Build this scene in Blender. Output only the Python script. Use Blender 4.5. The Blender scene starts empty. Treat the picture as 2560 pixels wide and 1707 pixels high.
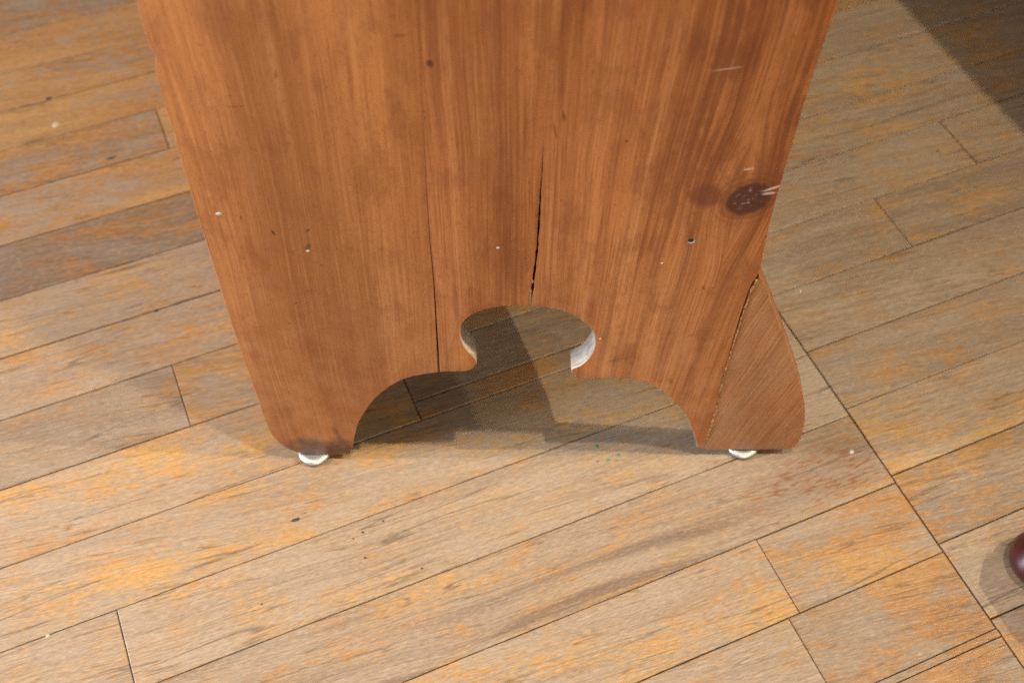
import bpy, bmesh, math, random
from mathutils import Matrix, Vector
random.seed(7)
S = bpy.context.scene
COL = S.collection

# ------------------------------------------------------------------ camera
CAM_H = 0.9
PITCH, ROLL, YAW = math.radians(54.638), math.radians(0.369), math.radians(23.222)
cam = bpy.data.cameras.new('camera'); cam_o = bpy.data.objects.new('camera', cam); COL.objects.link(cam_o)
cp, sp = math.cos(PITCH), math.sin(PITCH)
rx, ry, rz = Vector((1, 0, 0)), Vector((0, -sp, -cp)), Vector((0, cp, -sp))
cr, sr = math.cos(ROLL), math.sin(ROLL)
ax, ay = rx * cr - ry * sr, rx * sr + ry * cr
cam_o.matrix_world = Matrix(((ax.x, -ay.x, -rz.x, 0), (ax.y, -ay.y, -rz.y, 0), (ax.z, -ay.z, -rz.z, CAM_H), (0, 0, 0, 1)))
cam.sensor_width = 22.3; cam.sensor_fit = 'HORIZONTAL'; cam.lens = 22.3 * 2940.14 / 2560
cam.clip_start = 0.02; cam.clip_end = 100
cam.dof.use_dof = True; cam.dof.focus_distance = 0.86; cam.dof.aperture_fstop = 3.6
S.camera = cam_o

# ------------------------------------------------------------------ light
w = bpy.data.worlds.new('World'); S.world = w; w.use_nodes = True
bg = w.node_tree.nodes['Background']; bg.inputs[0].default_value = (1.0, 0.93, 0.86, 1); bg.inputs[1].default_value = 0.075
def spot(name, loc, target, power, radius, color, size=120, blend=1.0):
    l = bpy.data.lights.new(name, 'SPOT'); o = bpy.data.objects.new(name, l); COL.objects.link(o)
    l.energy = power; l.shadow_soft_size = radius; l.color = color; l.spot_size = math.radians(size); l.spot_blend = blend
    o.location = loc; o.rotation_euler = (Vector(target) - Vector(loc)).to_track_quat('-Z', 'Y').to_euler()
    return o
def area(name, loc, target, power, sx, sy, color):
    l = bpy.data.lights.new(name, 'AREA'); o = bpy.data.objects.new(name, l); COL.objects.link(o)
    l.shape = 'RECTANGLE'; l.size = sx; l.size_y = sy; l.energy = power; l.color = color
    o.location = loc; o.rotation_euler = (Vector(target) - Vector(loc)).to_track_quat('-Z', 'Y').to_euler()
    return o
WARM = (1.0, 0.86, 0.70)
spot('ceiling_spot_near', (0.42, 0.18, 3.0), (0.0, 0.30, 0), 160, 0.034, (1.0, 0.88, 0.72), 46)
spot('ceiling_spot_right', (1.90, 0.36, 2.75), (0.35, 0.6, 0), 212, 0.015, (1.0, 0.88, 0.64), 70)
spot('ceiling_spot_far_right', (2.81, 0.42, 2.75), (0.5, 0.7, 0), 95, 0.040, (1.0, 0.88, 0.64), 70)
spot('ceiling_spot_left', (-1.6, 0.47, 2.8), (-0.52, 0.85, 0), 240, 0.05, (1.0, 0.80, 0.58), 48)
area('window_light', (-2.3, -0.02, 0.80), (0.0, 0.52, 0.10), 92, 0.7, 1.0, (0.74, 0.85, 1.0))
area('front_fill_light', (0.7, -2.4, 1.5), (0.0, 0.5, 0.3), 54, 1.4, 0.9, (1.0, 0.88, 0.74))  # added fill from in front, brightens the panel face
S.view_settings.view_transform = 'Standard'; S.view_settings.look = 'None'
S.view_settings.exposure = 0.2; S.view_settings.gamma = 1.0; S.view_settings.use_curve_mapping = False
S.render.engine = 'CYCLES'
S.cycles.use_denoising = False; S.cycles.sample_clamp_indirect = 0.6; S.cycles.sample_clamp_direct = 6.0; S.cycles.max_bounces = 5; S.cycles.diffuse_bounces = 3; S.cycles.glossy_bounces = 2; S.cycles.transmission_bounces = 0; S.cycles.caustics_reflective = False; S.cycles.caustics_refractive = False

# ------------------------------------------------------------------ node helpers
class NT:
    def __init__(s, name):
        s.m = bpy.data.materials.new(name); s.m.use_nodes = True; s.t = s.m.node_tree; s.n = s.t.nodes; s.l = s.t.links
        s.b = s.n['Principled BSDF']
    def put(s, sock, v):
        if hasattr(v, 'is_output') or isinstance(v, bpy.types.NodeSocket): s.l.new(v, sock)
        elif isinstance(v, (int, float)):
            if sock.type in ('VECTOR',): sock.default_value = (v, v, v)
            elif sock.type == 'RGBA': sock.default_value = (v, v, v, 1)
            else: sock.default_value = v
        else:
            v = tuple(v)
            if sock.type == 'RGBA' and len(v) == 3: v += (1,)
            sock.default_value = v
    def math(s, op, a, b=0.0, c=None, clamp=False):
        n = s.n.new('ShaderNodeMath'); n.operation = op; n.use_clamp = clamp
        s.put(n.inputs[0], a); s.put(n.inputs[1], b)
        if c is not None: s.put(n.inputs[2], c)
        return n.outputs[0]
    def add(s, a, b): return s.math('ADD', a, b)
    def sub(s, a, b): return s.math('SUBTRACT', a, b)
    def mul(s, a, b, clamp=False): return s.math('MULTIPLY', a, b, clamp=clamp)
    def vec(s, op, a, b):
        n = s.n.new('ShaderNodeVectorMath'); n.operation = op; s.put(n.inputs[0], a); s.put(n.inputs[1], b); return n.outputs[0]
    def xyz(s, x, y, z):
        n = s.n.new('ShaderNodeCombineXYZ'); s.put(n.inputs[0], x); s.put(n.inputs[1], y); s.put(n.inputs[2], z); return n.outputs[0]
    def sep(s, v):
        n = s.n.new('ShaderNodeSeparateXYZ'); s.put(n.inputs[0], v); return n.outputs
    def noise(s, v, scale=1.0, detail=2.0, rough=0.5, dist=0.0, col=False):
        n = s.n.new('ShaderNodeTexNoise'); s.put(n.inputs['Vector'], v); n.inputs['Scale'].default_value = scale
        n.inputs['Detail'].default_value = detail; n.inputs['Roughness'].default_value = rough; n.inputs['Distortion'].default_value = dist
        return n.outputs['Color' if col else 'Fac']
    def step(s, v, a, b, lo=0.0, hi=1.0):
        n = s.n.new('ShaderNodeMapRange'); n.interpolation_type = 'SMOOTHSTEP'
        s.put(n.inputs[0], v); s.put(n.inputs[1], a); s.put(n.inputs[2], b); s.put(n.inputs[3], lo); s.put(n.inputs[4], hi); return n.outputs[0]
    def mix(s, f, a, b, mode='MIX'):
        n = s.n.new('ShaderNodeMix'); n.data_type = 'RGBA'; n.blend_type = mode; n.clamp_factor = True
        s.put(n.inputs[0], f); s.put(n.inputs[6], a); s.put(n.inputs[7], b); return n.outputs[2]
    def coord(s): return s.n.new('ShaderNodeTexCoord').outputs['Object']
    def info(s): return s.n.new('ShaderNodeObjectInfo')
    def bump(s, h, strength, dist):
        n = s.n.new('ShaderNodeBump'); n.inputs['Strength'].default_value = strength; n.inputs['Distance'].default_value = dist
        s.put(n.inputs['Height'], h); s.l.new(n.outputs[0], s.b.inputs['Normal'])
    def ellipse(s, p, cx, cz, rx, rz, ang=0.0, warp=None, wa=0.0):
        """distance from an ellipse's centre in the panel's x,z plane, 1 on its rim"""
        n = s.n.new('ShaderNodeMapping'); n.vector_type = 'TEXTURE'; s.put(n.inputs['Vector'], p)
        n.inputs['Location'].default_value = (cx, 0, cz); n.inputs['Rotation'].default_value = (0, -math.radians(ang), 0); n.inputs['Scale'].default_value = (rx, 1e4, rz)
        m = s.n.new('ShaderNodeVectorMath'); m.operation = 'LENGTH'; s.l.new(n.outputs[0], m.inputs[0]); d = m.outputs['Value']
        if warp is not None: d = s.math('MULTIPLY_ADD', warp, wa, s.sub(d, wa * 0.5))
        return d

def simple(name, col, rough=0.5, metal=0.0, spec=0.5):
    N = NT(name); N.put(N.b.inputs['Base Color'], col); N.b.inputs['Roughness'].default_value = rough
    N.b.inputs['Metallic'].default_value = metal; N.b.inputs['Specular IOR Level'].default_value = spec
    return N

# ------------------------------------------------------------------ materials
def board_material():
    # object colour: R tone (0 dark .. 1 pale), G amount of old orange varnish left, B amount of dark heartwood bands
    N = NT('worn_floor_board'); p = N.coord(); inf = N.info()
    rnd = inf.outputs['Random']; c = N.sep(inf.outputs['Color'])
    tone, org, dark = c[0], c[1], c[2]
    off = N.xyz(N.mul(rnd, 37.0), N.mul(rnd, 11.3), N.mul(rnd, 53.0))
    q = N.vec('ADD', p, off)
    wv = N.noise(N.vec('MULTIPLY', q, (6, 11, 1)), 1, 1)
    u, v, z = N.sep(q)
    v2 = N.add(v, N.mul(N.sub(wv, 0.5), 0.016))
    v2 = N.math('MULTIPLY_ADD', u, N.math('MULTIPLY_ADD', rnd, 0.10, 0.06), v2)      # grain runs a few degrees off the board's length
    g = N.xyz(u, v2, z)
    fine = N.noise(N.vec('MULTIPLY', g, (55, 640, 1)), 1, 3, 0.7)
    dash = N.noise(N.vec('MULTIPLY', g, (78, 400, 1)), 1, 2, 0.65)
    band = N.noise(N.vec('MULTIPLY', g, (3.2, 62, 1)), 1, 3, 0.55)
    blot = N.noise(N.vec('MULTIPLY', g, (16, 34, 1)), 1, 3, 0.6)
    big = N.noise(N.vec('MULTIPLY', g, (4, 11, 1)), 1, 1, 0.5)
    lng = N.noise(N.vec('MULTIPLY', g, (7, 520, 1)), 1, 2, 0.7)
    pore = N.noise(N.vec('MULTIPLY', g, (150, 950, 1)), 1, 2, 0.7)
    crk = N.noise(N.vec('MULTIPLY', q, (1.3, 44, 1)), 1, 2, 0.5)
    # diagonal cast shadow beside the long cross seam, painted in as extra orange
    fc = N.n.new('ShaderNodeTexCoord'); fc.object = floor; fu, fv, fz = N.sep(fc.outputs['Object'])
    shadow_tint = N.mul(N.mul(N.step(N.math('MULTIPLY_ADD', fv, 0.13, fu), 0.440, 0.480), N.step(fv, 0.40, 0.33)), N.step(fu, 0.52, 0.50))
    org = N.add(org, N.mul(shadow_tint, 0.24))
    # worn bare wood
    bare = N.mix(tone, (0.110, 0.077, 0.053), (0.330, 0.243, 0.165))
    bare = N.mix(N.mul(N.step(band, 0.40, 0.64), 0.55), bare, N.mix(0.5, bare, (0.165, 0.112, 0.080)))
    bare = N.mix(N.mul(N.step(blot, 0.52, 0.36), 0.22), bare, (0.300, 0.230, 0.180))
    # old varnish left between the worn places
    oc = N.mix(N.step(big, 0.35, 0.65), (0.370, 0.168, 0.040), (0.430, 0.236, 0.070))
    oc = N.mix(N.sub(0.85, tone), oc, (0.230, 0.085, 0.020))
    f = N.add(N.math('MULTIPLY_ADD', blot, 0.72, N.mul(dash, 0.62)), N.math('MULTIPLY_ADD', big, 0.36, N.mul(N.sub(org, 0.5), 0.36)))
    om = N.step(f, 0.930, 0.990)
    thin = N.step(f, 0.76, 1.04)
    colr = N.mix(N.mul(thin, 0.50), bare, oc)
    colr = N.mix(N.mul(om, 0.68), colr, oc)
    # heartwood bands and dark growth lines
    hb = N.mul(N.step(band, 0.47, 0.64), N.step(big, 0.34, 0.60))
    colr = N.mix(N.mul(N.mul(hb, dark), N.step(fine, 0.75, 0.30, 0.55, 0.95)), colr, (0.110, 0.070, 0.050))
    ln = N.step(N.math('ABSOLUTE', N.sub(band, 0.46)), 0.014, 0.0)
    colr = N.mix(N.mul(N.mul(ln, N.step(blot, 0.38, 0.58)), 0.62), colr, (0.085, 0.055, 0.038))
    ck = N.step(N.math('ABSOLUTE', N.sub(crk, 0.545)), 0.0075, 0.002)
    colr = N.mix(N.mul(N.mul(ck, N.step(wv, 0.40, 0.55)), 0.62), colr, (0.070, 0.045, 0.030))
    # open pores
    colr = N.mix(N.mul(N.step(fine, 0.53, 0.68), 0.26), colr, (0.125, 0.082, 0.055))
    colr = N.mix(N.mul(N.step(lng, 0.53, 0.66), 0.34), colr, (0.135, 0.090, 0.062))
    colr = N.mix(N.mul(N.step(lng, 0.44, 0.34), 0.18), colr, (0.45, 0.34, 0.235))
    colr = N.mix(N.mul(N.step(fine, 0.46, 0.34), 0.20), colr, (0.48, 0.355, 0.24))
    colr = N.mix(N.mul(N.step(pore, 0.50, 0.66), 0.40), colr, (0.130, 0.086, 0.057)); colr = N.mix(N.mul(N.step(pore, 0.46, 0.33), 0.24), colr, (0.52, 0.39, 0.265))
    # reddish-brown stain soaked into the board below the right foot
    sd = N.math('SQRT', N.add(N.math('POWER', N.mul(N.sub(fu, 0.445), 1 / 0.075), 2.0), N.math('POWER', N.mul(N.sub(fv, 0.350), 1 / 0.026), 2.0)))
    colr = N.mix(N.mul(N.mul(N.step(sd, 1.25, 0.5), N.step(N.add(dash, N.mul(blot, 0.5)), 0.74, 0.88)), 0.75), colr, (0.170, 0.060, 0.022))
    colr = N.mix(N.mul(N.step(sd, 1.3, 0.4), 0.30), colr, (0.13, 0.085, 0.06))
    N.put(N.b.inputs['Base Color'], colr)
    N.put(N.b.inputs['Roughness'], N.step(om, 0, 1, 0.50, 0.34)); N.b.inputs['Specular IOR Level'].default_value = 0.35
    N.bump(fine, 0.35, 0.0006)
    return N.m

def pine_material(name, kind):
    # object space = the panel's own axes in metres: x across, z up
    N = NT(name); p = N.coord(); X, y, Z = N.sep(p); inf = N.info(); c = N.sep(inf.outputs['Color'])
    tone, lines, seed = c[0], c[1], c[2]
    so = N.mul(seed, 7.0)
    if kind == 'wedge':      # its grain leans
        x, z = X, Z
        X = N.add(N.mul(x, 0.97), N.mul(z, -0.22)); Z = N.add(N.mul(z, 0.97), N.mul(x, 0.22))
    wob = N.noise(N.xyz(N.mul(X, 6), so, N.mul(Z, 3.0)), 1, 2, 0.5)
    gx = N.math('MULTIPLY_ADD', wob, 0.018, X)
    if kind == 'plank':
        # the grain parts round the big knot, and leans outwards low on the right half, as the split runs
        kd = N.ellipse(p, 0.290, 0.335, 0.050, 0.085)
        gx = N.sub(gx, N.mul(N.step(kd, 1.0, 0.0), N.mul(N.math('SIGN', N.sub(X, 0.288)), 0.009)))
        gx = N.add(gx, N.mul(N.mul(N.step(X, 0.13, 0.26), N.step(Z, 0.48, 0.0)), 0.030))
    ring = N.noise(N.xyz(N.mul(gx, 95), so, N.mul(Z, 2.0)), 1, 4, 0.65)
    fine = N.noise(N.xyz(N.mul(gx, 700), so, N.mul(Z, 15)), 1, 3, 0.65)
    line2 = N.noise(N.xyz(N.mul(gx, 330), so, N.mul(Z, 1.6)), 1, 3, 0.7)
    broad = N.noise(N.xyz(N.mul(gx, 22), so, N.mul(Z, 1.6)), 1, 2, 0.5)
    blot = N.noise(N.xyz(N.mul(X, 52), so, N.mul(Z, 24)), 1, 4, 0.65)
    mott = N.noise(N.xyz(N.mul(X, 620), so, N.mul(Z, 230)), 1, 3, 0.7)
    light = N.mix(tone, (0.330, 0.100, 0.025), (0.440, 0.172, 0.052))
    deep = N.mix(tone, (0.132, 0.030, 0.007), (0.225, 0.067, 0.018))
    colr = N.mix(N.step(broad, 0.36, 0.64), light, N.mix(0.62, light, deep)); colr = N.mix(N.mul(N.step(broad, 0.44, 0.30), 0.5), colr, (0.50, 0.212, 0.068))
    colr = N.mix(N.mul(N.step(ring, 0.48, 0.66), N.math('MULTIPLY_ADD', lines, 0.70, 0.05)), colr, deep)
    colr = N.mix(N.mul(N.step(ring, 0.43, 0.30), 0.30), colr, (0.52, 0.232, 0.088))
    colr = N.mix(N.mul(N.step(fine, 0.49, 0.68), N.math('MULTIPLY_ADD', lines, 0.36, 0.30)), colr, deep)
    colr = N.mix(N.mul(N.step(fine, 0.46, 0.30), 0.26), colr, (0.52, 0.240, 0.095))
    colr = N.mix(N.mul(N.mul(N.step(line2, 0.52, 0.68), N.step(broad, 0.30, 0.60, 0.35, 1.0)), N.math('MULTIPLY_ADD', lines, 0.32, 0.26)), colr, deep)
    colr = N.mix(N.mul(N.step(line2, 0.45, 0.33), 0.14), colr, (0.55, 0.265, 0.110))
    colr = N.mix(N.mul(N.step(blot, 0.48, 0.66), 0.40), colr, deep)
    colr = N.mix(N.mul(N.step(mott, 0.52, 0.70), 0.36), colr, (0.150, 0.046, 0.014))
    rough = N.step(blot, 0.3, 0.7, 0.28, 0.48)
    def stain(d, r0, r1, amt, col):
        nonlocal colr
        colr = N.mix(N.mul(N.step(d, r1, r0), amt), colr, col)
    if kind == 'plank':
        wn = N.noise(N.xyz(N.mul(X, 130), 3.0, N.mul(Z, 130)), 1, 3, 0.6)
        wl = N.noise(N.xyz(N.mul(X, 45), 9.0, N.mul(Z, 45)), 1, 2, 0.6)
        # broken red-brown streaks beside the right edge
        rs = N.mul(N.mul(N.step(X, 0.205, 0.265), N.step(Z, 0.26, 0.42)), N.step(N.add(N.mul(line2, 0.62), N.mul(blot, 0.45)), 0.48, 0.60))
        colr = N.mix(N.mul(rs, 0.50), colr, (0.105, 0.026, 0.006))
        d = N.ellipse(p, 0.2945, 0.333, 0.0135, 0.0165, -30, wn, 0.45)
        hal = N.mul(N.step(d, 2.1, 1.0), N.math('MULTIPLY_ADD', N.math('SINE', N.mul(d, 17.0)), 0.25, 0.30)); colr = N.mix(hal, colr, (0.13, 0.036, 0.012))
        stain(d, 0.80, 1.10, 0.93, (0.036, 0.013, 0.009)); stain(d, 0.95, 1.30, 0.35, (0.10, 0.022, 0.010))
        kl = N.noise(N.xyz(N.mul(X, 260), 1.0, N.mul(N.sub(Z, N.mul(X, 0.3)), 420)), 1, 1)
        colr = N.mix(N.mul(N.mul(N.step(kl, 0.56, 0.68), N.step(d, 0.8, 0.4)), 0.55), colr, (0.34, 0.22, 0.17))
        d = N.ellipse(p, 0.267, 0.337, 0.0150, 0.0125, -20, wl, 0.6); stain(d, 0.50, 1.15, 0.66, (0.105, 0.024, 0.012))
        for (cx, cz, a_, b_, an, amt) in ((0.309, 0.3435, 0.0085, 0.0012, 26, .8), (0.307, 0.3385, 0.0050, 0.0014, 10, .7), (0.290, 0.361, 0.0040, 0.0009, 12, .6), (0.264, 0.443, 0.011, 0.0005, 10, .5)):
            d = N.ellipse(p, cx, cz, a_, b_, an, wn, 0.5); stain(d, 0.6, 1.1, amt, (0.60, 0.42, 0.34))
        # nail hole with a pale rim, and dark weeping round it
        d = N.ellipse(p, 0.2612, 0.297, 0.0030, 0.016, 0, wn, 0.6); stain(d, 0.2, 1.1, 0.5, (0.10, 0.032, 0.014))
        d = N.ellipse(p, 0.2628, 0.2914, 0.0027, 0.0027); stain(d, 0.75, 0.95, 0.80, (0.55, 0.50, 0.47))
        d = N.ellipse(p, 0.2624, 0.2922, 0.0024, 0.0022); stain(d, 0.8, 1.0, 1.0, (0.005, 0.004, 0.004))
        for (cx, cz, a_, b_, an, amt) in ((0.0945, 0.448, .0022, .0032, 20, .80), (-0.0175, 0.3027, .0010, .0036, 14, .85), (0.0035, 0.2875, .0024, .0052, -20, .6), (0.0060, 0.3050, .0012, .0022, -30, .7),
                (-0.036, .318, .0010, .0022, -8, .6), (0.079, .468, .005, .0011, 0, .45), (-0.021, .416, .007, .0007, 4, .4), (0.006, .440, .0012, .0036, -8, .4), (0.010, .2680, .0018, .0007, 30, .7),
                (-0.014, .2250, .0026, .0007, 35, .7), (-0.022, .2010, .0016, .0008, 20, .7), (0.172, .407, .0012, .005, 8, .6), (0.1670, .395, .0010, .0075, 10, .5),
                (0.211, .386, .0012, .0010, 0, .8), (0.278, .240, .0016, .0030, 24, .5), (0.2760, .182, .0040, .0013, 35, .4), (0.268, .120, .0024, .0060, 20, .4), (0.2220, .1500, .0110, .0010, 22, .35)):
            d = N.ellipse(p, cx, cz, a_, b_, an, wn, 0.8); stain(d, 0.5, 1.1, amt, (0.050, 0.018, 0.010))
        # scuffed, blackened toe of the left foot
        d = N.ellipse(p, -0.018, 0.014, 0.038, 0.018, 14, wl, 1.2); stain(d, 0.4, 1.3, 0.90, (0.046, 0.020, 0.012))
        d = N.ellipse(p, -0.031, 0.026, 0.015, 0.014, 25, wl, 0.9); stain(d, 0.3, 1.2, 0.88, (0.036, 0.016, 0.011))
        d = N.ellipse(p, -0.003, 0.032, 0.0040, 0.026, 10, wl, 0.8); stain(d, 0.3, 1.1, 0.70, (0.060, 0.026, 0.018))
        d = N.ellipse(p, -0.020, 0.0, 0.060, 0.042, 0, wl, 0.9); stain(d, 0.5, 1.0, 0.62, (0.095, 0.036, 0.022))
        bl = N.mul(N.step(Z, 0.34, 0.10), N.step(wl, 0.35, 0.7)); colr = N.mix(N.mul(bl, 0.20), colr, (0.48, 0.245, 0.120))
    else:
        colr = N.mix(N.mul(N.step(blot, 0.58, 0.35), 0.45), colr, (0.30, 0.165, 0.092)); colr = N.mix(0.50, colr, (0.300, 0.145, 0.062)); colr = N.mix(N.mul(N.step(fine, 0.50, 0.70), 0.28), colr, (0.13, 0.055, 0.022)); colr = N.mix(N.mul(N.step(fine, 0.46, 0.32), 0.30), colr, (0.40, 0.25, 0.13)); colr = N.mix(N.mul(N.step(mott, 0.54, 0.70), 0.22), colr, (0.10, 0.045, 0.020))
    N.put(N.b.inputs['Base Color'], colr); N.put(N.b.inputs['Roughness'], rough)
    N.b.inputs['Specular IOR Level'].default_value = 0.40
    N.bump(N.add(fine, N.mul(mott, 0.4)) if kind == 'plank' else N.add(fine, N.mul(mott, 1.4)), 0.30 if kind == 'plank' else 0.6, 0.0006)
    return N.m

def edge_material():
    N = NT('sawn_pine_edge'); p = N.coord(); x, y, z = N.sep(p)
    n1 = N.noise(N.vec('MULTIPLY', p, (120, 400, 120)), 1, 3); n2 = N.noise(N.vec('MULTIPLY', p, (40, 90, 40)), 1, 2)
    c = N.mix(N.step(n1, 0.35, 0.7), (0.54, 0.46, 0.38), (0.36, 0.27, 0.20)); c = N.mix(N.mul(N.step(n2, 0.56, 0.72), 0.4), c, (0.30, 0.16, 0.09))
    N.put(N.b.inputs['Base Color'], c); N.b.inputs['Roughness'].default_value = 0.34; N.b.inputs['Specular IOR Level'].default_value = 0.6
    N.bump(n1, 0.25, 0.0006)
    return N.m

M_PLANK = pine_material('waxed_pine', 'plank')
M_WEDGE = pine_material('patched_pine', 'wedge')
M_EDGE = edge_material()
N = simple('dirt_in_the_seams', (0.02, 0.015, 0.011), 0.9); gn = N.noise(N.vec('MULTIPLY', N.coord(), (9, 60, 1)), 1, 3)
N.put(N.b.inputs['Base Color'], N.mix(N.step(gn, 0.45, 0.68), (0.018, 0.013, 0.010), (0.16, 0.12, 0.085))); M_GAP = N.m
M_METAL = simple('nickel_glide', (0.56, 0.55, 0.53), 0.42, 0.85).m
M_RUBBER = simple('glide_base', (0.05, 0.045, 0.04), 0.6).m
N = simple('dark_red_lacquer', (0.050, 0.007, 0.007), 0.36); N.b.inputs['Coat Weight'].default_value = 0.25; N.b.inputs['Coat Roughness'].default_value = 0.08
M_RED = N.m
M_WHITE = simple('white_paint_fleck', (0.42, 0.37, 0.30), 0.6).m
M_CREAM = simple('cream_crumb', (0.40, 0.33, 0.20), 0.6).m
M_GREEN = simple('green_paint_fleck', (0.055, 0.17, 0.055), 0.5).m
M_BLACK = simple('black_nail_hole', (0.045, 0.032, 0.024), 0.8).m
N = NT('dried_glue'); gn = N.noise(N.vec('MULTIPLY', N.coord(), (500, 500, 260)), 1, 2)
N.put(N.b.inputs['Base Color'], N.mix(N.step(gn, 0.36, 0.62), (0.15, 0.070, 0.026), (0.46, 0.28, 0.11))); N.b.inputs['Roughness'].default_value = 0.35
M_GLUE = N.m

# ------------------------------------------------------------------ mesh helpers
def link(name, me, mats, parent=None):
    o = bpy.data.objects.new(name, me); COL.objects.link(o)
    for m in (mats if isinstance(mats, (list, tuple)) else [mats]):
        if m.name not in [k.name for k in me.materials]: me.materials.append(m)
    if parent: o.parent = parent
    return o
def mesh(name, verts, faces, idx=None, smooth=None):
    me = bpy.data.meshes.new(name); me.from_pydata(verts, [], faces); me.update()
    if idx: me.polygons.foreach_set('material_index', idx)
    if smooth is not None:
        me.polygons.foreach_set('use_smooth', [True] * len(me.polygons)); me.set_sharp_from_angle(angle=math.radians(smooth))
    return me
def lathe(name, prof, seg=48):
    vs, fs = [], []
    for r, z in prof:
        for k in range(seg):
            a = 2 * math.pi * k / seg; vs.append((r * math.cos(a), r * math.sin(a), z))
    for i in range(len(prof) - 1):
        for k in range(seg):
            k2 = (k + 1) % seg; fs.append((i * seg + k, i * seg + k2, (i + 1) * seg + k2, (i + 1) * seg + k))
    fs.append(tuple(range(seg))[::-1]); fs.append(tuple((len(prof) - 1) * seg + k for k in range(seg)))
    return mesh(name, vs, fs, smooth=40)
def catmull(pts, n=5):
    out = []
    for i in range(len(pts) - 1):
        p0, p1, p2, p3 = pts[max(i - 1, 0)], pts[i], pts[i + 1], pts[min(i + 2, len(pts) - 1)]
        for k in range(n):
            t = k / n
            out.append(tuple(0.5 * ((2 * p1[j]) + (p2[j] - p0[j]) * t + (2 * p0[j] - 5 * p1[j] + 4 * p2[j] - p3[j]) * t * t + (3 * p1[j] - p0[j] - 3 * p2[j] + p3[j]) * t ** 3) for j in (0, 1)))
    out.append(tuple(pts[-1])); return out
def line(a, b, n):
    return [(a[0] + (b[0] - a[0]) * k / n, a[1] + (b[1] - a[1]) * k / n) for k in range(n + 1)]
def plate(name, outline, y0, thick, r, mats, parent, jitter=0.0, rad=None):
    """solid board cut to an outline (millimetres in x,z); rounded arris of radius r on front and back"""
    P = []
    for q in outline:
        if not P or (abs(q[0] - P[-1][0]) + abs(q[1] - P[-1][1])) > 0.05: P.append(q)
    if abs(P[0][0] - P[-1][0]) + abs(P[0][1] - P[-1][1]) < 0.05: P.pop()
    if jitter:
        jj = random.Random(name + str(len(P))); off = [jj.uniform(-1, 1) for _ in P]
        off = [(off[i - 1] + 2 * off[i] + off[(i + 1) % len(P)]) / 4 for i in range(len(P))]; off2 = [jj.uniform(-1, 1) for _ in P]
        P = [(q[0] + (0.4 if q[0] < -55 else 1) * jitter * off[i], q[1] + (0.4 if q[0] < -55 else 1) * jitter * off2[i]) if (-2 < q[0] < 306 and 12 < q[1] < 222 and not 83 < q[0] < 90 and not 151 < q[0] < 160) or q[0] < -55 else q for i, q in enumerate(P)]
    A = sum(P[i][0] * P[(i + 1) % len(P)][1] - P[(i + 1) % len(P)][0] * P[i][1] for i in range(len(P)))
    if A < 0: P.reverse()
    n = len(P); rr = random.Random(name)
    nor = []
    for i in range(n):
        a, b, c = P[i - 1], P[i], P[(i + 1) % n]
        def nn(p, q):
            dx, dy = q[0] - p[0], q[1] - p[1]; L = math.hypot(dx, dy) or 1; return (-dy / L, dx / L)
        n1, n2 = nn(a, b), nn(b, c); mx, my = n1[0] + n2[0], n1[1] + n2[1]; d = 1 + n1[0] * n2[0] + n1[1] * n2[1]
        d = max(d, 0.35); nor.append((mx / d, my / d))
    R = [(rad(P[i]) if rad else r) for i in range(n)]
    rings = []
    ip = [(P[i][0] + nor[i][0] * R[i], P[i][1] + nor[i][1] * R[i]) for i in range(n)]
    def ccw(a, b, c): return (b[0] - a[0]) * (c[1] - a[1]) > (b[1] - a[1]) * (c[0] - a[0])
    for i in range(n):
        for j in range(i + 2, n):
            if (j + 1) % n == i: continue
            a, b, c, d = ip[i], ip[(i + 1) % n], ip[j], ip[(j + 1) % n]
            if ccw(a, c, d) != ccw(b, c, d) and ccw(a, b, c) != ccw(a, b, d): print('CROSS', name, a, b, c, d)
    for (ins, dep) in ((1.0, 0.0), (0.62, 0.10), (0.29, 0.29), (0.10, 0.62), (0.0, 1.0)):
        rings.append([((P[i][0] + nor[i][0] * R[i] * ins) / 1000, y0 + R[i] * dep / 1000, (P[i][1] + nor[i][1] * R[i] * ins) / 1000) for i in range(n)])
    for (ins, dep) in ((0.0, 1.0), (0.29, 0.29), (1.0, 0.0)):
        rings.append([((P[i][0] + nor[i][0] * R[i] * ins) / 1000, y0 + thick - R[i] * dep / 1000, (P[i][1] + nor[i][1] * R[i] * ins) / 1000) for i in range(n)])
    vs = [v for rg in rings for v in rg]; fs = [tuple(range(n))]; idx = [0]
    for k in range(len(rings) - 1):
        for i in range(n):
            j = (i + 1) % n; fs.append((k * n + i, (k + 1) * n + i, (k + 1) * n + j, k * n + j)); idx.append(1 if 1 < k < 5 and -2 < P[i][0] < 306 and 12 < P[i][1] < 222 and not 82 < P[i][0] < 90 else 0)
    fs.append(tuple((len(rings) - 1) * n + i for i in range(n))[::-1]); idx.append(0)
    me = bpy.data.meshes.new(name); me.from_pydata(vs, [], fs); me.polygons.foreach_set('material_index', idx)
    bm = bmesh.new(); bm.from_mesh(me); bmesh.ops.recalc_face_normals(bm, faces=bm.faces[:]); bm.to_mesh(me); bm.free()
    me.polygons.foreach_set('use_smooth', [True] * len(me.polygons)); me.set_sharp_from_angle(angle=math.radians(38))
    return link(name, me, mats, parent)
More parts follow.
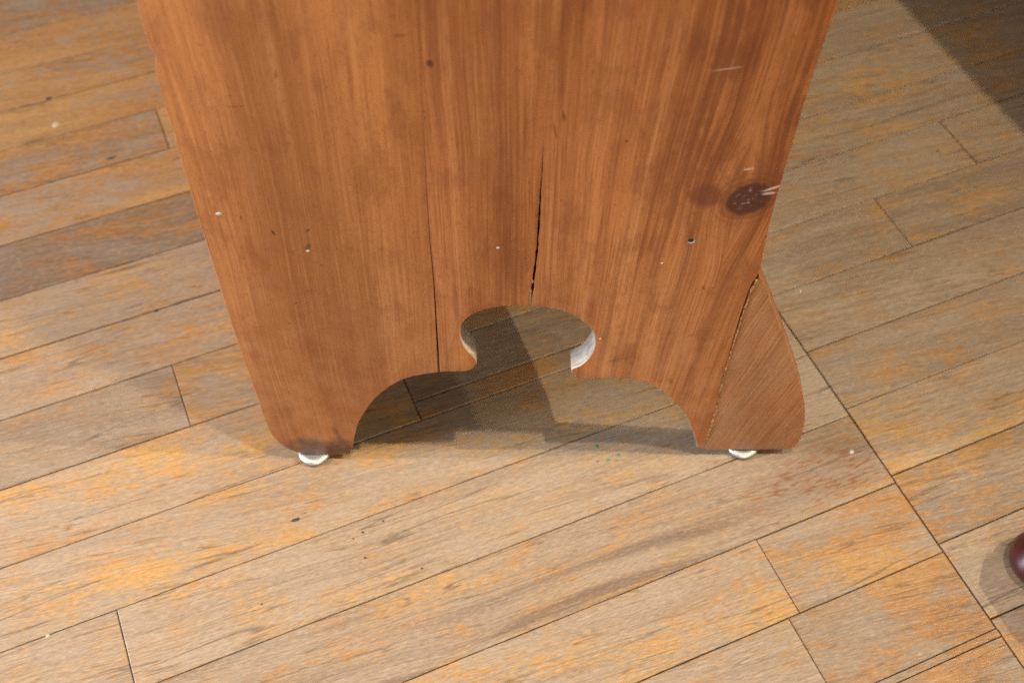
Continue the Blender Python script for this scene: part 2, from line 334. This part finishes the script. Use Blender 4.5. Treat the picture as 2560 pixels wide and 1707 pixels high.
def box_mesh(name, x0, x1, y0, y1, z0, z1, bev=0.0):
    bm = bmesh.new(); bmesh.ops.create_cube(bm, size=1.0)
    for v in bm.verts: v.co = Vector(((x0 + x1) / 2 + v.co.x * (x1 - x0), (y0 + y1) / 2 + v.co.y * (y1 - y0), (z0 + z1) / 2 + v.co.z * (z1 - z0)))
    if bev: bmesh.ops.bevel(bm, geom=bm.edges[:], offset=bev, segments=2, affect='EDGES', profile=0.6)
    me = bpy.data.meshes.new(name); bm.to_mesh(me); bm.free(); return me

# ------------------------------------------------------------------ floor
floor = link('floor', box_mesh('floor', -3, 3, -3, 3, -0.034, -0.0042), M_GAP)
floor['kind'] = 'structure'
floor.rotation_euler = (0, 0, YAW)
H = CAM_H
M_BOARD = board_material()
def board(u0, u1, v0, v1, tone, org, dark, gap=None):
    """u along the boards, v across, in units of camera height"""
    g = (gap if gap is not None else random.uniform(0.2, 1.15)) / 2000
    U0, U1, V0, V1 = u0 * H + 0.0003, u1 * H - 0.0003, v0 * H + g, v1 * H - g
    cu, cv = (U0 + U1) / 2, (V0 + V1) / 2
    hx, hy = (U1 - U0) / 2, (V1 - V0) / 2
    t = 0.013
    vs, fs = [], []
    # slightly uneven long edges
    n = max(2, int((U1 - U0) / 0.03)); dz = random.uniform(-0.0006, 0.0003); ej = [[random.uniform(-0.00028, 0.00010) for _ in range(n + 1)] for _ in (0, 1)]; b = random.uniform(0.0004, 0.0011)
    for (ins, z) in ((b, 0.0), (b * 0.3, -b * 0.35), (0, -b * 1.2), (0, -t)):
        for s in (-1, 1):
            for k in range(n + 1):
                x = -hx + 2 * hx * k / n; x = max(-hx + ins, min(hx - ins, x))
                vs.append((x, s * (hy - ins + ej[(s + 1) // 2][k]), z + dz))
    m = n + 1
    def id(ring, s, k): return ring * 2 * m + s * m + k
    for k in range(n): fs.append((id(0, 0, k), id(0, 0, k + 1), id(0, 1, k + 1), id(0, 1, k)))
    for rg in range(3):
        for k in range(n):
            fs.append((id(rg + 1, 0, k), id(rg + 1, 0, k + 1), id(rg, 0, k + 1), id(rg, 0, k)))
            fs.append((id(rg, 1, k), id(rg, 1, k + 1), id(rg + 1, 1, k + 1), id(rg + 1, 1, k)))
        fs.append((id(rg, 0, 0), id(rg, 1, 0), id(rg + 1, 1, 0), id(rg + 1, 0, 0)))
        fs.append((id(rg, 1, n), id(rg, 0, n), id(rg + 1, 0, n), id(rg + 1, 1, n)))
    me = mesh('floor_board', vs, fs)
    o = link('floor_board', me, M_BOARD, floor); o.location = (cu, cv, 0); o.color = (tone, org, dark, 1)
    return o
E0, E1, SEAM = -1.5, 2.2, 0.5562
# rows to the left of the long cross seam, near to far:  v0, v1, [(u0, u1, tone, orange, heartwood)]
ROWS = [
 (-0.20, -0.12, [(E0, SEAM, .6, .5, .2)]), (-0.12, -0.04, [(E0, SEAM, .5, .6, .2)]), (-0.04, 0.038, [(E0, 0.1, .6, .5, .2), (0.1, SEAM, .55, .7, .2)]),
 (0.038, 0.117, [(E0, SEAM, .6, .6, .3)]), (0.117, 0.1895, [(E0, 0.1, .6, .5, .2), (0.1, SEAM, .52, .66, .2)]), (0.1895, 0.1972, [(E0, SEAM, .55, .62, .1)]),
 (0.1972, 0.2775, [(E0, -0.2, .7, .5, .2), (-0.2, 0.39, .72, .50, .25), (0.39, SEAM, .48, .66, .15)]),
 (0.2775, 0.3565, [(E0, 0.402, .78, .58, .15), (0.402, SEAM, .60, .62, .3)]),
 (0.3565, 0.4385, [(E0, -0.35, .8, .4, .2), (-0.35, SEAM, .70, .50, .95)]),
 (0.4385, 0.5185, [(E0, -0.1617, .75, .46, .2), (-0.1617, SEAM, .84, .42, .15)]),
 (0.5185, 0.5992, [(E0, SEAM, .80, .53, .12)]),
 (0.5992, 0.6816, [(E0, 0.1598, .80, .62, .12)]), (0.5992, 0.6215, [(0.1598, SEAM, .45, .75, .4)]), (0.6215, 0.6816, [(0.1598, SEAM, .45, .45, .5)]),
 (0.6816, 0.7608, [(E0, -0.0537, .56, .44, .3), (-0.0537, SEAM, .60, .70, .3)]),
 (0.7608, 0.8365, [(E0, SEAM, .80, .64, .25)]),
 (0.8365, 0.9120, [(E0, SEAM, .78, .50, .15)]),
 (0.9120, 0.9900, [(E0, SEAM, .20, .56, .35)]),
 (0.9900, 1.0650, [(E0, SEAM, .70, .86, .3)]),
 (1.0650, 1.1375, [(E0, 0.0163, .46, .78, .5), (0.0163, SEAM, .66, .85, .2)]),
 (1.1375, 1.2030, [(E0, SEAM, .60, .98, .3)]),
 (1.2030, 1.2710, [(E0, SEAM, .50, .95, .4)]),
 (1.2710, 1.3450, [(E0, SEAM, .52, .95, .5)]),
 (1.3450, 1.4200, [(E0, SEAM, .30, .75, .5)]), (1.42, 1.495, [(E0, SEAM, .45, .5, .4)]), (1.495, 1.57, [(E0, SEAM, .5, .5, .3)]), (1.57, 1.645, [(E0, SEAM, .5, .5, .3)]), (1.645, 1.72, [(E0, SEAM, .5, .5, .3)]),
]
# rows to the right of it
RIGHT = [
 (-0.20, -0.12, [(SEAM, E1, .6, .5, .2)]), (-0.12, -0.03, [(SEAM, E1, .6, .5, .2)]), (-0.03, 0.05, [(SEAM, E1, .6, .5, .2)]), (0.05, 0.128, [(SEAM, E1, .5, .7, .2)]),
 (0.128, 0.2062, [(SEAM, E1, .45, .72, .1)]), (0.2062, 0.2860, [(SEAM, E1, .74, .46, .1)]), (0.2860, 0.3640, [(SEAM, E1, .36, .58, .3)]),
 (0.3640, 0.4465, [(SEAM, E1, .72, .62, .15)]), (0.4465, 0.5220, [(SEAM, E1, .52, .50, .25)]), (0.5220, 0.5995, [(SEAM, E1, .60, .54, .1)]),
 (0.5995, 0.6770, [(SEAM, 0.739, .62, .58, .3), (0.739, E1, .50, .46, .3)]), (0.6770, 0.7535, [(SEAM, 0.8815, .70, .56, .15), (0.8815, E1, .62, .45, .2)]),
 (0.7535, 0.8200, [(SEAM, E1, .60, .56, .4)]), (0.8200, 0.8980, [(SEAM, E1, .68, .55, .3)]), (0.8980, 0.9750, [(SEAM, E1, .66, .50, .3)]),
 (0.9750, 1.0500, [(SEAM, E1, .5, .5, .4)]), (1.05, 1.125, [(SEAM, E1, .5, .5, .4)]), (1.125, 1.20, [(SEAM, E1, .5, .5, .3)]), (1.20, 1.275, [(SEAM, E1, .5, .5, .3)]), (1.275, 1.35, [(SEAM, E1, .5, .5, .3)]), (1.35, 1.43, [(SEAM, E1, .5, .5, .3)]), (1.43, 1.51, [(SEAM, E1, .5, .5, .3)]),
]
for v0, v1, lst in ROWS:
    for (a, b, t, o_, d_) in lst: board(a, (b - 0.0004 if b == SEAM else b), v0, v1, t, o_, d_)
for v0, v1, lst in RIGHT:
    for (a, b, t, o_, d_) in lst: board((a + 0.0004 if a == SEAM else a), b, v0, v1, t, o_, d_)

# specks and nail holes in the floor (camera-height units along u, v)
def fleck(name, u, v, r, m, flat=0.0005, el=1.0, ang=0.0):
    n = 11; rr = random.Random((u, v).__hash__()); ring = []
    for k in range(n):
        a = 2 * math.pi * k / n; q = r * rr.uniform(0.7, 1.2); ring.append((q * math.cos(a) * el, q * math.sin(a)))
    vs = [(x, y, 0.0) for x, y in ring] + [(x * 0.6, y * 0.6, flat) for x, y in ring]
    fs = [(k, (k + 1) % n, n + (k + 1) % n, n + k) for k in range(n)] + [tuple(n + k for k in range(n))]
    o = link(name, mesh(name, vs, fs, smooth=60), m, floor); o.location = (u * H, v * H, 0.0); o.rotation_euler = (0, 0, math.radians(ang)); return o
for (u, v, r, el) in ((.0662, .505, .0030, 1.1), (.0560, .502, .0022, 1.1), (.0599, .4795, .0028, 1), (.1045, .4494, .0020, 1.4), (.0878, .5085, .0020, 1.5), (.3010, .4880, .0018, 1), (-.0403, .4725, .0020, 1.3),
                      (-.2065, .8638, .0030, 1.1), (-.0528, .8355, .0034, 1), (.8505, .7111, .0030, 1), (.0120, .5420, .0026, 2.4), (-.1000, 1.205, .004, 1.8), (-.05, 1.076, .0032, 2.6)):
    fleck('nail_hole', u, v, r * 0.62, M_BLACK, 0.0002, el)
for (u, v, r, m, ang) in ((.3069, .5036, .0030, M_GREEN, 70), (.3108, .4856, .0022, M_GREEN, 0), (.3218, .4866, .0024, M_GREEN, 40), 
                     (.5915, .5932, .0026, M_WHITE, 0), (.5354, .4019, .0028, M_WHITE, 30), (-.2226, .5176, .0022, M_CREAM, 0),
                     (-.0997, 1.1562, .0055, M_CREAM, 20)):
    fleck('paint_fleck', u, v, r * 0.68, m, 0.0006, 1.3, ang)

# ------------------------------------------------------------------ pine cabinet
cab = bpy.data.objects.new('pine_cabinet', None); COL.objects.link(cab)
cab.location = (-0.14198, 0.51155, 0); cab.rotation_euler = (0, 0, math.radians(0.9355))
cab['label'] = 'waxed orange pine cabinet end panel with a keyhole arch cut between its feet'
cab['category'] = 'cabinet'
TOP = 1120.0; TH = 0.020
arch = [(0.5, 7.6), (4.4, 17.2), (8.0, 35.4), (13.7, 58.2), (20.4, 74.5), (32.4, 98.2), (48.6, 118.5), (61.9, 128.0), (76.3, 132.8), (84.3, 134.5)]
seamL = [(84.3, 134.5), (85.6, 203.8), (86.4, 251.1), (86.2, 294.4), (86.9, 352.8), (88.2, 404.5), (89.0, 450.8), (89.4, 492.2), (90.5, 700), (91.0, TOP)]
gapL = [1.3, 1.0, 0.6, 0.35, 0.25, 0.14, 0.08, 0.08, 0.08, 0.08]
left = line((-58.0, TOP), (-59.8, 493), 8) + catmull([(-59.8, 493.0), (-60.9, 465), (-60.4, 458), (-59.2, 453.5), (-60.4, 448.0), (-61.8, 441), (-62.6, 418.4), (-62.7, 405), (-61.6, 398), (-62.4, 391), (-63.4, 382.3), (-63.7, 339.2), (-64.2, 299.9), (-64.7, 257.1), (-64.9, 195.5), (-64.1, 137.1), (-63.2, 78.2), (-62.1, 49.6), (-58.7, 33.1), (-52.2, 19.4), (-43.0, 11.7), (-34, 8.6)], 4) + [(-24.5, 7.6), (-8, 7.4)] \
     + catmull(arch, 5) + seamL[1:]
o = plate('side_plank', left, 0.0, TH, 1.0, [M_PLANK, M_EDGE], cab, jitter=0.30, rad=lambda p: 0.55 if p[0] < -55 and p[1] > 300 else (0.30 if p[1] < 300 else 0.08) if abs(p[0] - 87.5) < 3.9 and p[1] > 136 else 1.1)
o.color = (0.85, 0.30, 0.11, 1)
jr = random.Random(11)
def ragged(pts, amp, n):
    out = [pts[0]]
    for a_, b_ in zip(pts, pts[1:]):
        for k in range(1, n + 1):
            t = k / n; out.append((a_[0] + (b_[0] - a_[0]) * t + (jr.uniform(-amp, amp) if k < n else 0), a_[1] + (b_[1] - a_[1]) * t))
    return out
shelf = [(s[0] + g, s[1]) for s, g in zip(seamL, gapL)]
kh = [(86.4, 134.9), (94, 135.6), (104.5, 135.9), (108.2, 137.0), (111.6, 139.8), (114.6, 146.0), (113.9, 152.6), (108.9, 162.4), (104.6, 174.0), (103.1, 186.5), (104.7, 197.6), (109.6, 206.3), (117.1, 213.0), (130.2, 218.6), (144, 220.5), (153.8, 220.4)]
crackL = [(153.8, 220.4), (154.3, 232), (156.1, 252), (157.7, 277), (158.4, 300), (159.1, 330), (159.9, 360), (160.2, 382)]
crackR = [(160.3, 382), (160.6, 360), (160.1, 330), (159.7, 300), (159.1, 277), (157.9, 252), (156.7, 232), (156.3, 220.1)]
kh2 = [(156.3, 220.1), (163, 218.7), (176.8, 214.3), (188.9, 206.3), (198.3, 195.0), (203.9, 181.1), (204.6, 166.5), (201.5, 153.1), (195.3, 142.6), (190.2, 138.6), (188.6, 134.8), (191.0, 128.4), (197.6, 124.2), (208.7, 123.6), (222.9, 124.6), (237.3, 122.8), (247.2, 118.6), (261.2, 107.0), (276.4, 87.0), (287.1, 67.0), (295.0, 44.3), (299.9, 27.7), (303.2, 15.2)]
right_edge = [(309.6, 200), (311.5, 240), (314.6, 256), (314.3, 275.3), (312.9, 308.6), (312.9, 343.5), (313.4, 386.3), (313.8, 425.3), (315.3, 461.0), (316.8, 491.1)]
right = [shelf[-1]] + shelf[::-1][1:] + catmull(kh, 5)[1:] + ragged(crackL, 0.32, 6)[1:-5] + [(160.2, 384)] + ragged(crackR, 0.32, 6)[5:] + catmull(kh2, 5)[1:] + [(305.5, 14.0)] + catmull([(308.7, 13.8), (309.6, 44), (310.2, 73), (309.2, 115), (309.2, 146)] + right_edge, 4) + [(318.5, TOP)]
def rad_r(p):
    if 152 < p[0] < 164 and p[1] > 219.5: return 0.22
    if p[0] < 93 and p[1] > 137: return 0.30 if p[1] < 300 else 0.08
    return 1.1
o = plate('side_plank', right, 0.0, TH, 1.0, [M_PLANK, M_EDGE], cab, jitter=0.35, rad=rad_r); o.color = (0.42, 0.72, 0.53, 1)
# the glued-on foot
wedge = catmull([(316.4, 251.0), (320.9, 241.8), (333.3, 213.3), (346.9, 180.5), (362.0, 142.8), (375.9, 105.5), (384.2, 78.1), (389.1, 52.7), (391.2, 30), (390.6, 19.0), (387.0, 10.8), (378, 8.9)], 5) + [(345, 8.5), (311.6, 9.2)] \
      + ragged([(308.0, 14.5), (308.9, 44), (309.5, 73), (308.5, 115), (308.6, 146), (309.3, 175.7), (310.6, 210), (311.9, 238), (316.0, 251.0)], 0.2, 7)
o = plate('foot_wedge', wedge, 0.0009, TH - 0.002, 1.3, [M_WEDGE, M_EDGE], cab, rad=lambda p: 0.25 if p[1] > 225 else 1.2); o.color = (0.55, 0.75, 0.77, 1)
o['label'] = 'duller replaced piece forming the flared right foot'
# dried glue squeezed out along the joint
rg = random.Random(3)
jpts = ragged([(309.6, 24), (309.9, 44), (310.5, 73), (309.6, 115), (309.7, 146), (310.5, 175.7), (311.6, 210), (312.6, 236), (314.6, 249.0)], 0.3, 14)
vs, fs = [], []
wd = 0.6
for k, (jx, jz) in enumerate(jpts):
    wd = max(0.25, min(2.0, wd + rg.uniform(-0.6, 0.6))); wl_ = max(0.1, wd * rg.uniform(0.3, 1.0))
    if rg.random() < 0.16: wd = 0.12
    top = 0.0004 - 0.0006 * min(1, wd) * rg.uniform(0.0, 1)
    vs += [((jx - wl_) / 1000, 0.0006, jz / 1000), ((jx + 0.2) / 1000, top, jz / 1000), ((jx + wd + .3) / 1000, 0.0010, jz / 1000)]
for k in range(len(jpts) - 1):
    for q_ in (0, 1): fs.append((k * 3 + q_, k * 3 + q_ + 1, k * 3 + q_ + 4, k * 3 + q_ + 3))
link('glue_line', mesh('glue_line', vs, fs), M_GLUE, cab)
# pale filler in the split and in old nail holes
for (x, z, rx_, rz_, y) in ((155.3, 226, 1.3, 3.6, .0030), (155.0, 234, 0.9, 2.2, .0022), (156.4, 246, 0.7, 2.0, .0020), (-49.8, 321.8, 2.2, 1.6, .0001), (132.1, 285.6, 1.4, 1.2, .0002), (3.0, 283.5, 1.5, 1.3, .0002), (208.6, 178.5, 1.0, 1.0, .0001), (245.5, 268.0, .8, .9, .0001)):
    bm = bmesh.new(); bmesh.ops.create_icosphere(bm, subdivisions=2, radius=0.001)
    for v in bm.verts: v.co = Vector((v.co.x * rx_, v.co.y * 0.5, v.co.z * rz_))
    me = bpy.data.meshes.new('filler'); bm.to_mesh(me); bm.free(); me.polygons.foreach_set('use_smooth', [True] * len(me.polygons))
    g = link('filler', me, M_WHITE if z > 250 else M_CREAM, cab); g.location = (x / 1000, y, z / 1000)
# glides under the feet
gl = lathe('glide', [(0.0015, 0.0), (0.0085, 0.0003), (0.0118, 0.0012), (0.0136, 0.0026), (0.0143, 0.0042), (0.0142, 0.0054), (0.0134, 0.0064), (0.0120, 0.0070), (0.0095, 0.0072), (0.0080, 0.0067), (0.0040, 0.0067), (0.0036, 0.0100)])
for (x, y) in ((-0.0300, 0.0058), (0.3455, 0.0092)):
    g = link('glide', gl, M_METAL, cab); g.location = (x, y, 0.0)
# the rest of the cabinet, standing beyond the panel
D = 1.0
o = link('back_board', box_mesh('back_board', -0.060, -0.044, TH, D, 0.010, TOP / 1000, .001), M_PLANK, cab); o.color = (.5, .4, .2, 1)
o = link('bottom_shelf', box_mesh('bottom_shelf', -0.0435, 0.2950, TH + .0005, D, 0.300, 0.318, .001), M_PLANK, cab); o.color = (.5, .4, .3, 1)
o = link('cabinet_top', box_mesh('cabinet_top', -0.090, 0.345, -0.020, D + .03, TOP / 1000 + .0003, TOP / 1000 + .022, .004), M_PLANK, cab); o.color = (.5, .4, .4, 1)
o = link('far_side', box_mesh('far_side', -0.062, 0.314, D + .0005, D + .020, 0.010, TOP / 1000, .001), M_PLANK, cab); o.color = (.5, .4, .6, 1)
# shaped plinth rail on the open side: bracket curve rising away from the panel
zb = [(0.0205, .190), (0.045, .198), (0.10, .228), (0.17, .268), (0.26, .292), (0.40, .300), (0.62, .300), (0.80, .285), (0.93, .235), (D, .19)]
vs = []; fs = []
for (yy, zz) in zb:
    for xx in (0.2955, 0.3105): vs += [(xx, yy, zz), (xx, yy, 0.335)]
for k in range(len(zb) - 1):
    a = k * 4; b = a + 4
    fs += [(a, a + 1, b + 1, b), (a + 2, b + 2, b + 3, a + 3), (a, b, b + 2, a + 2), (a + 1, a + 3, b + 3, b + 1)]
fs += [(0, 2, 3, 1), (len(vs) - 4, len(vs) - 3, len(vs) - 1, len(vs) - 2)]
o = link('plinth_rail', mesh('plinth_rail', vs, fs), M_PLANK, cab); o.color = (.5, .4, .7, 1)

# ------------------------------------------------------------------ dark red coat stand: only the tip of one foot reaches into view
st = bpy.data.objects.new('coat_stand', None); COL.objects.link(st); st.location = (0.791, 0.16, 0)
st['label'] = 'dark red lacquered turned foot at the right edge of the picture'; st['category'] = 'coat stand'
for k, ang in enumerate((144.5, 264.5, 24.5)):
    a = math.radians(ang); dx, dy = math.cos(a), math.sin(a); Rr = 0.437
    f = link('foot', lathe('foot', [(0.010, 0.0), (0.019, 0.0015), (0.0245, 0.007), (0.0265, 0.014), (0.0245, 0.022), (0.0185, 0.029), (0.0155, 0.033), (0.0175, 0.037), (0.0150, 0.042)]), M_RED, st)
    f.location = (dx * Rr, dy * Rr, 0)
    path = [(Rr, .034, .0150), (Rr - .006, .060, .0150), (Rr - .03, .105, .0155), (Rr - .09, .165, .017), (Rr - .19, .225, .019), (Rr - .30, .285, .021), (0.02, .36, .022)]
    vs, fs, sg = [], [], 20
    for i, (r_, z_, ra) in enumerate(path):
        i0, i1 = max(i - 1, 0), min(i + 1, len(path) - 1); T = Vector((path[i1][0] - path[i0][0], 0, path[i1][1] - path[i0][1])).normalized(); B = Vector((0, 1, 0)); Nn = T.cross(B)
        for j in range(sg):
            t = 2 * math.pi * j / sg; c = Vector((r_, 0, z_)) + B * (ra * math.cos(t)) + Nn * (ra * math.sin(t)); vs.append((c.x * dx - c.y * dy, c.x * dy + c.y * dx, c.z))
    for i in range(len(path) - 1):
        for j in range(sg): fs.append((i * sg + j, i * sg + (j + 1) % sg, (i + 1) * sg + (j + 1) % sg, (i + 1) * sg + j))
    link('leg', mesh('leg', vs, fs, smooth=60), M_RED, st)
link('post', lathe('post', [(0.022, .30), (0.030, .33), (0.030, .40), (0.021, .43), (0.019, 1.2), (0.016, 1.75), (0.022, 1.78), (0.0, 1.80)]), M_RED, st)

# ------------------------------------------------------------------ table beyond the right of the frame, whose shadow falls across the far corner
tb = bpy.data.objects.new('table', None); COL.objects.link(tb); tb.location = (0.917, 0.762, 0); tb.rotation_euler = (0, 0, YAW)
tb['label'] = 'wooden table standing out of view whose shadow darkens the far right corner'; tb['category'] = 'table'
o = link('unseen_table_top', box_mesh('unseen_table_top', 0.0, 0.8, -0.15, 1.3, 0.72, 0.75, .003), M_PLANK, tb); o.color = (.3, .5, .3, 1)
for (x, y) in ((.74, .06), (.74, 1.24), (.25, 1.24)):
    o = link('leg', box_mesh('leg', x - .03, x + .03, y - .03, y + .03, 0, .7198, .003), M_PLANK, tb); o.color = (.3, .5, .3, 1)
